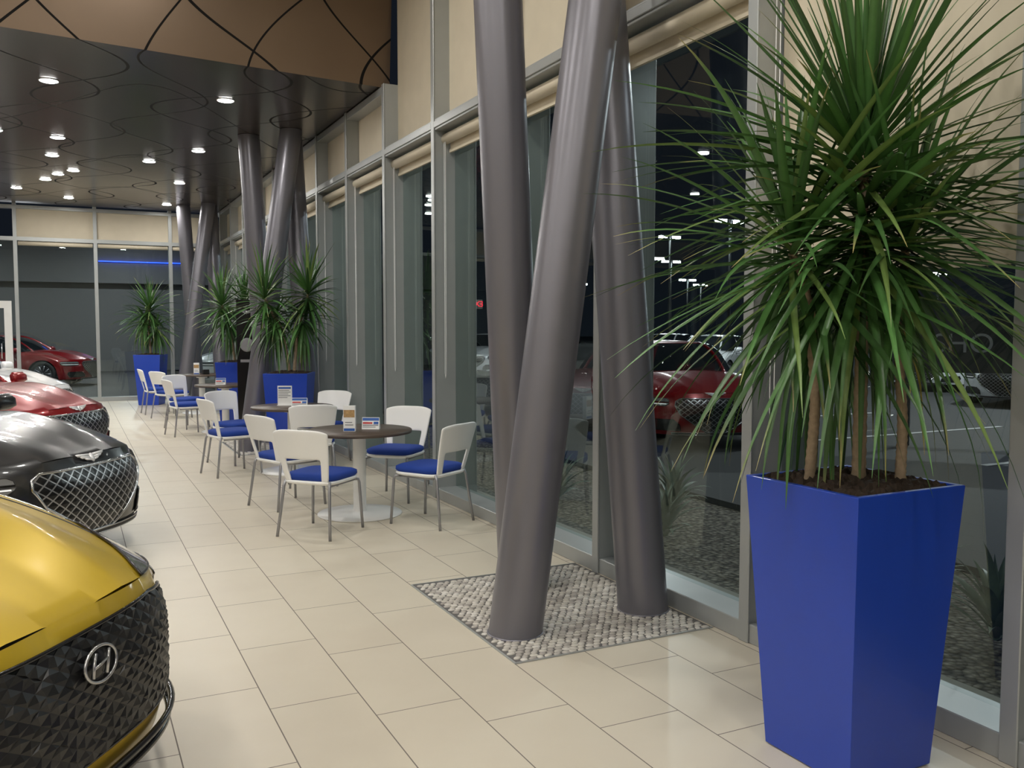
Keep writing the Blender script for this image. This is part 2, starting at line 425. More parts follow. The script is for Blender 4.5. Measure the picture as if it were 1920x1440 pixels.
# pebble mats
def pebbles(x0, x1, y0, y1, dense):
    root = MB().add(box(x0, x1, y0, y1, .0005, .004), 0, False).obj('pebble_bed', [PBASE])
    tag(root, 'rectangular bed of flat river pebbles under leaning columns', 'pebble mat', None)
    V = []; F = []; C = []
    sx, sy = (.045, .032) if dense else (.07, .05)
    rng = random.Random(3)
    ny = int((y1-y0)/sy); nx = int((x1-x0)/sx)
    for j in range(ny):
        for i in range(nx+1):
            cx = x0+sx*(i+.2+.5*(j % 2))+rng.uniform(-.004, .004); cy = y0+sy*(j+.5)+rng.uniform(-.003, .003)
            if cx > x1-.02 or cx < x0+.02: continue
            a = rng.uniform(-.6, .6) if rng.random() < .75 else rng.uniform(0, pi)
            ra = sx*.5*rng.uniform(.9, 1.08); rb = sy*.5*rng.uniform(.9, 1.08)
            if abs(a) > .9: ra *= .85
            o = len(V); n = 9; ca, sa = cos(a), sin(a)
            g = rng.choice([(.60, .57, .51), (.53, .50, .45), (.66, .63, .58), (.44, .41, .37), (.57, .54, .48), (.49, .46, .42), (.38, .35, .32)])
            for (f_, z) in ((1, .004), (.95, .0075), (.72, .0105)):
                for k in range(n):
                    t = 2*pi*k/n; px, py = ra*f_*cos(t), rb*f_*sin(t)
                    V.append((cx+px*ca-py*sa, cy+px*sa+py*ca, z))
            V.append((cx, cy, .0113))
            C += [g]*(3*n+1)
            for r in range(2):
                for k in range(n):
                    l = (k+1) % n; F.append((o+r*n+k, o+r*n+l, o+(r+1)*n+l, o+(r+1)*n+k))
            for k in range(n): F.append((o+2*n+k, o+2*n+(k+1) % n, o+3*n))
    p = MB().add((V, F)).obj('pebbles', [PEB], root)
    at = p.data.color_attributes.new('Col', 'FLOAT_COLOR', 'POINT')
    for i, c in enumerate(C): at.data[i].color = (*c, 1)
    p['kind'] = 'stuff'
    e = MB()
    for bx in (box(x0-.008, x0, y0-.008, y1+.008, .0005, .007), box(x0, x1, y0-.008, y0, .0005, .007), box(x0, x1, y1, y1+.008, .0005, .007)): e.add(bx, 0, False)
    e.obj('edging', [ALU], root)
pebbles(1.865, 3.035, 3.74, 5.18, True)
pebbles(1.865, 3.035, 3.74+7.75, 5.18+7.75, False)
pebbles(1.865, 3.035, 3.74+15.5, 5.18+15.5, False)

# ------------------------------------------------------------------ planters & plants
def planter(loc, rz, label, bt=.205, tp=.268):
    root = empty('planter', label, 'planter', loc, rz, 'tall blue planters')
    H = 1.04
    m = MB(); V = []; F = []
    rings = [(bt-.012, .0), (bt, .006), (tp, H-.003), (tp-.003, H), (tp-.022, H), (tp-.024, H-.003), (tp-.03, H-.16)]
    for h, z in rings: V += [(-h, -h, z), (h, -h, z), (h, h, z), (-h, h, z)]
    for k in range(len(rings)-1):
        for i in range(4):
            j = (i+1) % 4; F.append((k*4+i, k*4+j, (k+1)*4+j, (k+1)*4+i))
    F.append((3, 2, 1, 0))
    m.add((V, F), 0, False)
    bevel(m.obj('planter_body', [BLUEP], root), .004, 2)
    rng = random.Random(5)
    N = 30
    hs = tp-.0235
    V, F = grid(lambda u, v: ((u*2-1)*hs, (v*2-1)*hs, H-.012+(rng.uniform(-.008, .02) if 0 < u < 1 and 0 < v < 1 else 0)+.03*(1-(u*2-1)**2)*(1-(v*2-1)**2)), N, N)
    MB().add((V, F), 0, False).obj('soil', [SOIL], root)
    return root

def crown(c, n, L, rng, emin, emax, clampx=None, w0=.019, yellow=0, bs=1., pw=1.05):
    V = []; F = []; C = []
    for i in range(n):
        az = i*2.39996+rng.uniform(-.25, .25); t = (i+.5)/n
        el = radians(emax-(emax-emin)*t**pw+rng.uniform(-9, 9))
        ll = L*rng.uniform(.72, 1.1)*(1-.15*(1-t)**4); seg = 10
        bend = radians(rng.uniform(8, 48)+62*t)*bs/seg
        if el < 0: bend *= .6
        p = Vector(c)+Vector((cos(az)*.012, sin(az)*.012, -.17*t)); twist = rng.uniform(-.6, .6)
        if clampx is not None:
            hx = cos(az)*cos(max(0, el-bend*seg*.5))
            if hx > .05: ll = min(ll, max(.35, (clampx-p.x)/hx))
        o = len(V); w_ = w0*rng.uniform(.75, 1.2)
        g = rng.uniform(.55, 1.4); col = Vector((.052*g, .128*g, .034*g))
        if rng.random() < .15: col = Vector((.12, .19, .05))
        yl = yellow and i == int(n*.86)
        if yl: col = Vector((.42, .36, .06))
        tipc = Vector((.34, .27, .11)) if rng.random() < .4 else col*1.1
        e = el
        for k in range(seg+1):
            q = k/seg
            d = Vector((cos(az)*cos(e), sin(az)*cos(e), sin(e)))
            side = Vector((-sin(az), cos(az), 0)); up = side.cross(d)*-1
            side = side*cos(twist*q)+up*sin(twist*q)
            w = w_*(min(1, .5+1.6*q))*max(.03, (1-q**2.0))
            cc = col.lerp(tipc, max(0, (q-.84)/.16))
            for a_, f_ in ((-1, 0), (0, 1), (1, 0)):
                v = p+side*(w*a_)-up*(f_*w*.35)
                if clampx is not None and v.x > clampx: v.x = clampx-rng.random()*.004
                V.append(tuple(v)); C.append(cc*(1.35 if a_ == 0 else 1))
            p = p+d*(ll/seg)
            e -= bend*(.35+1.3*q)
            az += rng.uniform(-.025, .025)
            e = max(e, radians(-86))
        for k in range(seg):
            a0 = o+k*3
            F += [(a0, a0+1, a0+4, a0+3), (a0+1, a0+2, a0+5, a0+4)]
    return V, F, C
def setcol(o, C):
    at = o.data.color_attributes.new('Col', 'FLOAT_COLOR', 'POINT')
    for i, cc in enumerate(C): at.data[i].color = (cc[0], cc[1], cc[2], 1)
def dracaena(loc, rz, crowns, trunks, seed, label, clampx=None, L=.62, w0=.019):
    rng = random.Random(seed)
    root = empty('dracaena_plant', label, 'plant', loc, rz, 'potted dracaena plants')
    for path, r in trunks:
        P = []; R = []
        n = 60
        for k in range(n+1):
            t = k/n*(len(path)-1); i = min(int(t), len(path)-2); f = t-i
            a, b_ = Vector(path[i]), Vector(path[i+1]); f2 = f*f*(3-2*f)
            p = a.lerp(b_, f); p.x = a.x+(b_.x-a.x)*f2; p.y = a.y+(b_.y-a.y)*f2
            P.append(p); R.append(r*(1+.13*(k % 2)-.25*k/n))
        MB().add(tube(P, R, 10)).obj('trunk', [BARK], root)
    for c, n, emin, emax, ls, yl, bs in crowns:
        V, F, C = crown(c, n, L*ls, rng, emin, emax, clampx, w0, yl, bs)
        setcol(MB().add((V, F)).obj('leaf_crown', [LEAF], root), C)
    return root
planter((2.575, 2.385, 0), radians(1.0), 'tall tapered square blue planter holding a dracaena')
dracaena((2.575, 2.385, 1.03), 0,
    [((.02, .0, 1.26), 150, -25, 89, 1.02, 0, .34),
     ((.01, -.02, 1.04), 85, -60, 35, 1.0, 0, .8),
     ((-.20, .12, .94), 90, -50, 82, .88, 0, .55),
     ((.14, -.09, .94), 85, -50, 82, .88, 0, .55),
     ((.0, -.03, .92), 110, -74, 30, 1.08, 1, .95),
     ((-.10, .1, .80), 55, -74, 15, .95, 0, 1.)],
    [([(-.01, -.04, -.03), (-.01, -.04, .4), (0, -.02, .8), (.02, 0, 1.2)], .024), ([(-.15, .06, -.03), (-.14, .05, .3), (-.15, .07, .6), (-.20, .12, .88)], .019), ([(.11, -.12, -.03), (.115, -.12, .2), (.11, -.10, .5), (.14, -.09, .88)], .019)],
    11, 'tall dracaena with long drooping strap leaves, some yellowing', clampx=.60, L=.90, w0=.0175)
pl2 = planter((2.44, 11.2, 0), radians(-24), 'tall tapered square blue planter near a cafe table')
for loc, rz, lb in (((2.42, 15.15, 0), radians(-20), 'tall tapered square blue planter beside a display stand'), ((1.5, 20.0, 0), radians(-22), 'tall tapered square blue planter by the end windows')):
    clone(pl2, loc, rz, lb)
d2 = dracaena((2.44, 11.2, 1.03), 0,
    [((-.26, .14, 1.0), 80, -60, 88, 1.0, 0, .7), ((.22, -.12, 1.06), 80, -60, 88, 1.0, 0, .7), ((-.14, .08, .76), 60, -80, 40, .95, 0, 1.), ((.16, -.07, .74), 60, -80, 40, .95, 0, 1.)],
    [([(0, 0, -.03), (-.04, .03, .4), (-.26, .14, .98)], .02), ([(.05, -.04, -.03), (.08, -.04, .4), (.22, -.12, 1.04)], .02)],
    21, 'bushy dracaena with arching green leaves in a blue planter', clampx=.60, L=.70, w0=.022)
clone(d2, (2.42, 15.15, 1.03), radians(70))
d4 = dracaena((1.5, 20.0, 1.03), 0,
    [((0, 0, 1.02), 90, -60, 88, 1.0, 0, .7), ((-.1, .05, .8), 70, -78, 50, .95, 0, 1.), ((.12, -.05, .62), 50, -80, 40, .9, 0, 1.)],
    [([(0, 0, -.03), (-.02, .01, .5), (0, 0, 1.0)], .022)], 33, 'tall dracaena with a full leafy crown in a blue planter', L=.72, w0=.024)

# ------------------------------------------------------------------ chairs
chair = empty('cafe_chair', 'white plastic armless chair with blue seat pad', 'chair', (0, 0, 0), 0, 'white chairs with blue seats at the cafe tables')
def ch_back():
    def fn(u, v):
        s = u*2-1; z = .425+.415*v-.03*(abs(s)**4)*(v**3)
        wd = .186+.078*v-.024*v*v
        return (-.200-.095*v-.052*(1-s*s)*(.4+.6*v), s*wd, z)
    def skip(u, v): return (abs(u*2-1) < .70) and v < .44
    V, F = grid(fn, 20, 16, skip)
    o = MB().add((V, F)).obj('backrest', [WHITEP], chair)
    bm = bmesh.new(); bm.from_mesh(o.data)
    bmesh.ops.delete(bm, geom=[v for v in bm.verts if not v.link_faces], context='VERTS'); bm.to_mesh(o.data); bm.free()
    for p in o.data.polygons: p.use_smooth = True
    m = o.modifiers.new('sol', 'SOLIDIFY'); m.thickness = .018; m.offset = 0
    m = o.modifiers.new('sub', 'SUBSURF'); m.levels = 1; m.render_levels = 1
ch_back()
MB().add(capped(sring([(0, 0, .19, .19, .400), (0, 0, .222, .222, .410), (.0, 0, .230, .230, .425), (0, 0, .224, .224, .434)], 40, 5), 40, 4)).obj('seat_shell', [WHITEP], chair)
MB().add(capped(sring([(0.008, 0, .214, .214, .434), (0.008, 0, .228, .226, .448), (.008, 0, .226, .224, .474), (.008, 0, .20, .20, .487), (.008, 0, .12, .12, .491)], 40, 5), 40, 5)).obj('seat_cushion', [BLUEF], chair)
for sy in (-1, 1):
    MB().add(tube([(.17, sy*.19, .40), (.205, sy*.208, .395), (.212, sy*.212, .37), (.222, sy*.222, .18), (.232, sy*.230, .0)], .0115, 10)).obj('leg', [TUBEM], chair)
    MB().add(tube([(-.17, sy*.185, .42), (-.20, sy*.195, .425), (-.215, sy*.200, .39), (-.24, sy*.215, .2), (-.268, sy*.232, .0)], .0115, 10)).obj('leg', [TUBEM], chair)
fr = MB()
for sy in (-1, 1): fr.add(tube([(.17, sy*.19, .398), (-.17, sy*.185, .398)], .011, 8))
fr.add(tube([(.12, -.19, .398), (.12, .19, .398)], .010, 8)); fr.add(tube([(-.12, -.19, .398), (-.12, .19, .398)], .010, 8))
fr.obj('seat_frame', [TUBEM], chair)
CH = [(1.74, 6.90, 44), (1.74, 8.10, 22), (2.72, 7.98, 226), (2.63, 6.85, 122),
      (1.57, 10.12, 14), (2.20, 9.12, 80), (1.76, 10.95, -60), (2.64, 10.45, 222),
      (1.55, 14.1, 12), (1.66, 15.1, -55), (2.72, 14.3, 190),
      (1.60, 16.85, 30), (1.45, 17.85, 5), (2.78, 17.15, 160)]
chair.location = (CH[0][0], CH[0][1], 0); chair.rotation_euler = (0, 0, radians(CH[0][2]))
for x, y, a in CH[1:]:
    clone(chair, (x, y, 0), radians(a))

# tables
tb = empty('cafe_table', 'round dark wood cafe table on white pedestal', 'table', (2.2, 7.42, 0), 0, 'round cafe tables')
MB().add(lathe([(.43, .700), (.448, .704), (.45, .712), (.45, .724), (.446, .73), (.0001, .73)], 64)).obj('tabletop', [WOODT], tb)
MB().add(lathe([(.075, .014), (.058, .03), (.055, .05), (.055, .66), (.10, .665), (.10, .699)], 32)).obj('pedestal', [WHITEM], tb)
MB().add(lathe([(.355, .0), (.36, .006), (.355, .014), (.20, .024), (.07, .030)], 64)).obj('base', [WHITEM], tb)
TB = [(2.2, 9.98), (2.12, 14.25), (2.2, 17.6)]
for x, y in TB: clone(tb, (x, y, 0), 0)

# cards on tables
def tent(loc, rz, w, h, label):
    m = MB(); d = .03
    V = [(-w/2, -d, 0), (w/2, -d, 0), (w/2, 0, h), (-w/2, 0, h), (-w/2, d, 0), (w/2, d, 0)]
    m.add((V, [(0, 1, 2, 3), (4, 3, 2, 5), (0, 3, 4), (1, 5, 2)]), 0, False)
    def q(x0, x1, t0, t1, mi):
        for sgn in (-1, 1):
            Q = [(x*w/2, sgn*(d*(1-t)+.0012), t*h) for x, t in ((x0, t0), (x1, t0), (x1, t1), (x0, t1))]
            m.add((Q, [(0, 1, 2, 3)]), mi, False)
    q(-.95, .95, .72, .96, 1); q(-.9, .2, .45, .6, 2); q(-.9, .9, .3, .38, 3); q(-.9, .6, .16, .22, 3); q(.35, .9, .42, .64, 1)
    o = m.obj('table_tent_card', [WHITEP, PRINTB, PRINTR, GREYT], None, loc, rz)
    tag(o, label, 'table card', 'folded cards standing on the cafe tables')
def brochure(loc, rz):
    m = MB(); w = .10; h = .215
    m.add(box(-w/2, w/2, -.02, .02, 0, h), 0, False)
    m.add(([(-w*.46, -.0212, h*.55), (w*.46, -.0212, h*.55), (w*.46, -.0212, h*.84), (-w*.46, -.0212, h*.84)], [(0, 1, 2, 3)]), 1, False)
    m.add(([(-w*.46, -.0212, h*.02), (w*.46, -.0212, h*.02), (w*.46, -.0212, h*.12), (-w*.46, -.0212, h*.12)], [(0, 1, 2, 3)]), 2, False)
    m.add(([(-w*.35, -.0212, h*.24), (w*.35, -.0212, h*.24), (w*.35, -.0212, h*.27), (-w*.35, -.0212, h*.27)], [(0, 1, 2, 3)]), 3, False)
    m.add(([(-w*.35, -.0212, h*.34), (w*.25, -.0212, h*.34), (w*.25, -.0212, h*.37), (-w*.35, -.0212, h*.37)], [(0, 1, 2, 3)]), 3, False)
    o = m.obj('brochure_holder', [WHITEP, PRINTT, PRINTB, GREYT], None, loc, rz)
    tag(o, 'small white upright brochure box on a cafe table', 'brochure', 'brochures on the cafe tables')
brochure((2.09, 7.32, .7305), radians(-28))
tent((2.30, 7.40, .7305), radians(-30), .15, .10, 'white folded card with blue heading on a cafe table')
tent((2.24, 9.80, .7305), radians(-25), .17, .10, 'white folded card with blue heading on a cafe table')
m = MB().add(box(-.08, .08, -.004, .004, 0, .22), 0, False).add(box(-.08, .08, -.035, .035, 0, .006), 0, False)
for i, (t0, t1, x1, mi) in enumerate([(.185, .205, .07, 1), (.165, .172, .05, 2), (.145, .152, .065, 2), (.125, .132, .04, 2), (.105, .112, .065, 2), (.085, .092, .03, 2)]):
    m.add(([(-.07, -.0052, t0), (x1, -.0052, t0), (x1, -.0052, t1), (-.07, -.0052, t1)], [(0, 1, 2, 3)]), mi, False)
tag(m.obj('sign_holder', [WHITEP, PRINTB, GREYT], None, (2.14, 10.08, .7305), radians(-25)), 'upright white printed sheet in a clear stand', 'sign', None)
brochure((2.1, 17.5, .7305), radians(-20))
m = MB().add(box(-.06, .06, -.04, .04, 0, .09), 0, False)
bevel(tag(m.obj('speaker_box', [BLACKM], None, (2.25, 17.45, .7305), .3), 'small black box on a cafe table', 'box'), .01)
tent((2.05, 14.2, .7305), radians(-20), .15, .10, 'white folded card with blue heading on a cafe table')

# totem display
tt = empty('display_stand', 'tall narrow black display stand with silver emblem', 'display stand', (2.31, 13.3, 0), radians(-24))
bevel(MB().add(box(-.15, .15, -.05, .05, .02, 2.0), 0, False).obj('panel', [BLACKG], tt), .006)
bevel(MB().add(box(-.2, .2, -.15, .15, 0, .02), 0, False).obj('base', [BLACKM], tt), .004)
def wings(w, h, x=0, th=.006):
    V = []; F = []
    def poly(pts):
        o = len(V)
        n = len(pts)
        V.extend([(x, p[0], p[1]) for p in pts]); V.extend([(x+th, p[0]*.97, p[1]*.97) for p in pts])
        F.append(tuple(range(o+n, o+2*n)))
        for i in range(n): j = (i+1) % n; F.append((o+i, o+j, o+n+j, o+n+i))
    poly([(-.16*w, .35*h), (-.13*w, -.35*h), (0, -.6*h), (.13*w, -.35*h), (.16*w, .35*h), (0, .5*h)])
    for s in (-1, 1):
        for r, (z0, z1, e) in enumerate(((.15, .45, 1.0), (-.12, .1, .78), (-.38, -.18, .52))):
            poly([(s*.14*w, z0*h), (s*.14*w, z1*h), (s*e*w, (z1+.12)*h), (s*(e-.12)*w, (z0+.1)*h)])
    return V, F
MB().add(wings(.10, .05)).obj('emblem', [TUBEM], tt, (0, -.051, 1.82), radians(-90))
o = MB().add(lathe([(.08, 0), (.10, .006), (.10, .01), (.08, .012)], 32)).obj('dial', [GREYT], tt, (0, -.05, 1.35)); o.rotation_euler = (radians(90), 0, 0)
MB().add(box(-.10, .10, -.0525, -.0505, 1.10, 1.14), 0, False).obj('printed_heading', [GREYT], tt)

# ------------------------------------------------------------------ cars
def car(name, P, style, loc, head, label):
    root = empty(name, label, 'car', (loc[0], loc[1], 0), radians(head), None)
    wide = style == 'wide'
    W = .915
    KX = .44 if wide else .52
    KL = .75 if wide else 1.0
    def lean(z): return -KL*max(0, z-.54)**1.5-.6*max(0, .35-z)**1.5
    def zl(s): return .745-.05*s*s
    def Fx(s, z, off=0.): return (-KX*abs(s)**3.2+lean(z)+off, s*W*(1+off*.8), z)
    def xc(s): return -1.36-.14*s*s
    ZC = 1.05 if wide else .985
    def hood(s, u, off=0.):
        x0 = Fx(s, zl(s))[0]; zc = ZC-.085*abs(s)**2.4
        x = x0+(xc(s)-x0)*u
        z = zl(s)+(zc-zl(s))*(1-(1-u)**2.0)
        fade = max(0, sin(pi*min(1, u*1.1+.02)))**.5
        cr = .30+.34*u
        z += ((.042 if wide else .030)*max(0, 1-abs(abs(s)-cr)/.24)+.012*exp(-abs(abs(s)-.88)/.06))*fade
        return (x+off*.4, s*(W+.018*u), z+off)
    def deck(s, v):
        xr = -4.86+.28*abs(s)**3
        x = xc(s)+(xr-xc(s))*v
        nar = 1-.07*max(0, (v-.8)/.2)**2
        return (x, s*(W+.018)*nar, ZC-.085*abs(s)**2.4+.02*v-(.05*max(0, (v-.93)/.07)**2))
    NS = 80; body = MB()
    body.add(grid(lambda a, q: Fx(a*2-1, .2+(zl(a*2-1)-.2)*q), NS, 10))
    body.add(grid(lambda a, q: hood(a*2-1, q), NS, 18))
    body.add(grid(lambda a, q: deck(a*2-1, q), NS, 54))
    body.add(grid(lambda a, q: (deck(a*2-1, 1)[0]-.03*sin(pi*q)+.1*q*q, deck(a*2-1, 1)[1], deck(a*2-1, 1)[2]*(1-q)+.28*q), NS, 8))
    edge_u = [hood(1, k/18) for k in range(19)]+[deck(1, k/54) for k in range(1, 55)]
    wf, wr = -.98, -3.85; RA = .385
    for sg in (-1, 1):
        V = []; F = []
        for ci, (ex, ey, ez) in enumerate(edge_u):
            zb = .2
            for xw in (wf, wr):
                d = abs(ex-xw)
                if d < RA: zb = max(zb, .34+sqrt(RA*RA-d*d))
            if zb > .2: zb = min(zb, ez-.06)
            k = min(1, max(0, (edge_u[0][0]-ex)/.4))
            for r in range(11):
                q = 1-r/10
                z = zb+(ez-zb)*q
                x = ex+(lean(z)-lean(ez) if ci == 0 else 0)
                hh = (ez-z)/(ez-.2)
                y = ey+k*(.035*sin(pi*min(1, hh*1.1))-.05*hh**4)
                V.append((x, sg*y, z))
        for c in range(len(edge_u)-1):
            for r in range(10):
                a = c*11+r; F.append((a, a+1, a+12, a+11))
        body.add((V, F))
    body.obj('body', [P], root, weld=.003)
    MB().add(box(-4.5, -.62, -.66, .66, .17, .66), 0, False).add(box(-3.4, -1.42, -.86, .86, .17, .3), 0, False).obj('underbody', [DARKR], root)
    n = 44
    rg = []
    zs = ZC-.08
    for k in range(9):
        h = k/8; xf = -1.30-.95*h**1.05; xr = -4.28+.95*h**1.1; w = .80-.215*h**1.25; z = zs+.45*sin(h*pi/2*.95)/sin(pi/2*.95)
        rg.append(((xf+xr)/2, 0, (xf-xr)/2, w, z))
    MB().add(sring(rg, n, 4.5)).obj('car_window', [CARGL], root)
    cx, _, hx, hy, zt = rg[-1]
    rr = [(cx, 0, hx*1.01, hy*1.01, zt-.012)]+[(cx, 0, hx*f, hy*f, zt+.045*(1-f*f)) for f in (1.0, .9, .7, .45, .2, .02)]
    MB().add(sring(rr, n, 4.5)).obj('roof', [P], root)
    for sg in (-1, 1):
        for ang in (.42, 1.5, 2.72):
            pts = []
            for (c0, _, lx, ly, z) in rg:
                c, s_ = cos(ang), sin(ang)
                pts.append((c0+(lx+.004)*math.copysign(abs(c)**(2/4.5), c), sg*(ly+.004)*abs(s_)**(2/4.5), z))
            MB().add(tube(pts, .026 if ang != 1.5 else .016, 8)).obj('pillar', [P if ang != 1.5 else BLACKG], root)
        mr = MB().add(capped(sring([(-1.62, sg*.98, .03, .07, zs+.02), (-1.62, sg*1.0, .06, .11, zs+.05), (-1.63, sg*1.0, .06, .11, zs+.11), (-1.64, sg*1.0, .03, .08, zs+.15)], 16, 3), 16, 4))
        mr.add(tube([(-1.60, sg*.85, zs+.02), (-1.62, sg*.95, zs+.05)], .02, 8))
        mr.obj('mirror', [P], root)
        for xx in (-1.75, -2.75, -3.55):
            MB().add(tube([(xx, sg*(W+.052), .34), (xx, sg*(W+.054), .55), (xx-.02, sg*(W+.045), .75), (xx-.05, sg*(W+.018), ZC-.12)], .004, 5)).obj('door_seam', [BLACKM], root)
        for xx in (-2.5, -3.4):
            MB().add(tube([(xx, sg*(W+.045), .78), (xx+.05, sg*(W+.06), .78), (xx+.13, sg*(W+.06), .78), (xx+.18, sg*(W+.045), .78)], .011, 8)).obj('door_handle', [CHROME if style == 'crest' else P], root)
    for xw in (wf, wr):
        for sg in (-1, 1):
            e = MB()
            prof = [(.20, -.11), (.325, -.105), (.342, -.085), (.345, 0), (.342, .085), (.325, .105), (.245, .11), (.24, .10)]
            V, F = lathe(prof, 40); F = F[:-2]
            V = [(x, z_*sg, y) for x, y, z_ in V]
            e.add((V, F), 0)
            V, F = lathe([(.245, .09), (.245, .098), (.222, .100), (.215, .06), (.0001, .055)], 40); V = [(x, z_*sg, y) for x, y, z_ in V]; e.add((V, F[:-2]), 1)
            V, F = lathe([(.21, -.02), (.205, .03), (.0001, .03)], 30); V = [(x, z_*sg, y) for x, y, z_ in V]; e.add((V, F[:-2]), 2)
            for k in range(10):
                a = 2*pi*k/10
                e.add(tube([(.04*cos(a), sg*.085, .04*sin(a)), (.23*cos(a+.06), sg*.095, .23*sin(a+.06))], [.022, .014], 6), 1)
            V, F = lathe([(.055, .07), (.05, .10), (.0001, .104)], 20); V = [(x, z_*sg, y) for x, y, z_ in V]; e.add((V, F[:-2]), 1)
            e.obj('wheel', [DARKR, TUBEM, BLACKM], root, (xw, sg*.835, .345))
    for sg in (-1, 1):
        MB().add(tube([(p[0], p[1], p[2]+.0005) for p in [hood(sg*(.80+.04*k/16), .06+.94*k/16) for k in range(17)]], .004, 5)).obj('hood_seam', [BLACKM], root)
    def patch(nm, rows, mats, off, ns=28, frame=None, sides=(0,), surf=None):
        surf = surf or Fx
        for sd in sides:
            fl = -1 if sd == -1 else 1
            V = []; F = []; UV = []
            R = []
            for k in range(len(rows)-1):
                for q in range(4):
                    t = q/4; R.append(tuple(rows[k][i]*(1-t)+rows[k+1][i]*t for i in range(3)))
            R.append(rows[-1])
            for (z, s0, s1) in R:
                for i in range(ns+1):
                    s = (s0+(s1-s0)*i/ns)*fl
                    V.append(surf(s, z, off)); UV.append((s*W, z))
            for k in range(len(R)-1):
                for i in range(ns):
                    a = k*(ns+1)+i; F.append((a, a+1, a+ns+2, a+ns+1) if fl == -1 else (a, a+ns+1, a+ns+2, a+1))
            o = MB().add((V, F)).obj(nm, mats, root)
            ul = o.data.uv_layers.new(name='UVMap')
            for lp in o.data.loops: ul.data[lp.index].uv = UV[lp.vertex_index]
            if frame:
                n1 = ns+1
                path = [V[i] for i in range(n1)]+[V[k*n1+ns] for k in range(1, len(R))]+[V[(len(R)-1)*n1+i] for i in range(ns-1, -1, -1)]+[V[k*n1] for k in range(len(R)-2, 0, -1)]
                MB().add(tube(path, frame[0], 6, closed=True)).obj(nm+'_frame', [frame[1]], root)
    if style == 'crest':
        patch('grille', [(.235, -.14, .14), (.33, -.30, .30), (.46, -.50, .50), (.58, -.575, .575), (.64, -.56, .56), (.675, -.50, .50)], [GRB], .012, frame=(.010, DCHROME))
        patch('headlight', [(.575, .70, .93), (.60, .66, .985), (.615, .65, .985)], [LAMPG], .010, 12, (.004, BLACKM), (1, -1))
        patch('headlight', [(.63, .65, .985), (.655, .65, .985), (.675, .68, .96)], [LAMPG], .010, 12, (.004, BLACKM), (1, -1))
        patch('led_strip', [(.598, .68, .96), (.606, .68, .96)], [LEDM], .016, 8, None, (1, -1))
        patch('air_intake', [(.26, .50, .86), (.34, .52, .90), (.40, .60, .88)], [BLACKM], .009, 12, (.006, BLACKG), (1, -1))
        patch('air_intake', [(.20, -.60, .60), (.23, -.62, .62)], [BLACKM], .012, 28, (.006, DCHROME))
        ex, ey, ez = Fx(0, .722, .014)
        o = MB().add(wings(.14, .060, 0, .008)).obj('emblem', [SILVW], root, (ex, 0, ez)); o.rotation_euler = (0, radians(-32), 0)
    else:
        OUT = [(.315, .46), (.36, .64), (.45, .74), (.56, .785), (.62, .775), (.66, .68), (.69, .46)]
        patch('grille', [(z, -s, s) for z, s in OUT], [BLACKG], .008, 44, (.007, BLACKG))
        def smax(z):
            if z <= OUT[0][0]: return OUT[0][1]
            for (z0, s0), (z1, s1) in zip(OUT, OUT[1:]):
                if z <= z1: return s0+(s1-s0)*(z-z0)/(z1-z0)
            return OUT[-1][1]
        V = []; F = []; du, dz = .072, .044
        rngc = random.Random(4)
        for j in range(0, 20):
            zc = .30+dz*.5*j
            for i in range(-13, 14):
                yc = (i+(.5 if j % 2 else 0))*du; sc = yc/W
                if zc > .69 or zc < .318 or abs(sc) > smax(zc): continue
                o = len(V); sh = rngc.uniform(-.45, .45); sv = rngc.uniform(-.25, .25)
                for (a_, c_, of) in ((-.5, 0, .010), (0, -.5, .010), (.5, 0, .010), (0, .5, .010), (sh*.5, sv, .016)):
                    z = min(.692, max(.316, zc+c_*dz)); s = (yc+a_*du)/W; s = max(-smax(z), min(smax(z), s))
                    V.append(Fx(s, z, of))
                F += [(o, o+1, o+4), (o+1, o+2, o+4), (o+2, o+3, o+4), (o+3, o, o+4)]
        MB().add((V, F), 0, False).obj('grille_mesh', [GRD], root)
        patch('headlight', [(.0, .48, .92), (.04, .55, .95), (.11, .70, .97), (.24, .92, .985)], [LAMPG], .007, 16, (.005, BLACKG), (1, -1), hood)
        patch('headlight', [(.63, .82, .985), (.66, .78, .985), (.69, .70, .98)], [LAMPG], .010, 14, (.004, BLACKG), (1, -1))
        patch('air_intake', [(.20, -.80, .80), (.215, -.86, .86), (.245, -.86, .86)], [BLACKG], .035, 32, (.012, BLACKG))
        patch('air_intake', [(.30, .86, .94), (.40, .88, .95), (.48, .90, .95)], [BLACKM], .009, 8, (.006, BLACKG), (1, -1))
        for sg in (-1, 1):
            pts = [tuple(Vector(hood(sg*(.945-.015*k), .24+.085*k))+Vector((0, 0, .003))) for k in range(8)]
            MB().add(tube(pts, .005, 6)).obj('chrome_strip', [CHROME], root)
        em = MB(); bx, _, bz = Fx(0, .60, .032)
        em.add(tube([(0, .078*cos(t), .052*sin(t)) for t in [2*pi*k/32 for k in range(32)]], .005, 8, closed=True))
        em.add(tube([(0, -.047, -.031), (0, -.036, 0), (0, -.019, .036)], [.006, .0055, .006], 8))
        em.add(tube([(0, .019, -.036), (0, .036, 0), (0, .047, .031)], [.006, .0055, .006], 8))
        em.add(tube([(0, -.036, -.006), (0, 0, -.002), (0, .036, .006)], .0045, 8))
        o = em.obj('emblem', [SILV], root, (bx, 0, bz)); o.rotation_euler = (0, radians(-8), 0)
        V, F = lathe([(1, 0), (.98, .004), (.0001, .005)], 32); V = [(z_-.006, x*.077, y*.051) for x, y, z_ in V]
        o = MB().add((V, F)).obj('emblem_plate', [BLACKG], root, (bx, 0, bz)); o.rotation_euler = (0, radians(-8), 0)
    return root
car('car', P_GOLD, 'wide', (.04, 2.90), -34, 'metallic gold sedan with wide black faceted grille')
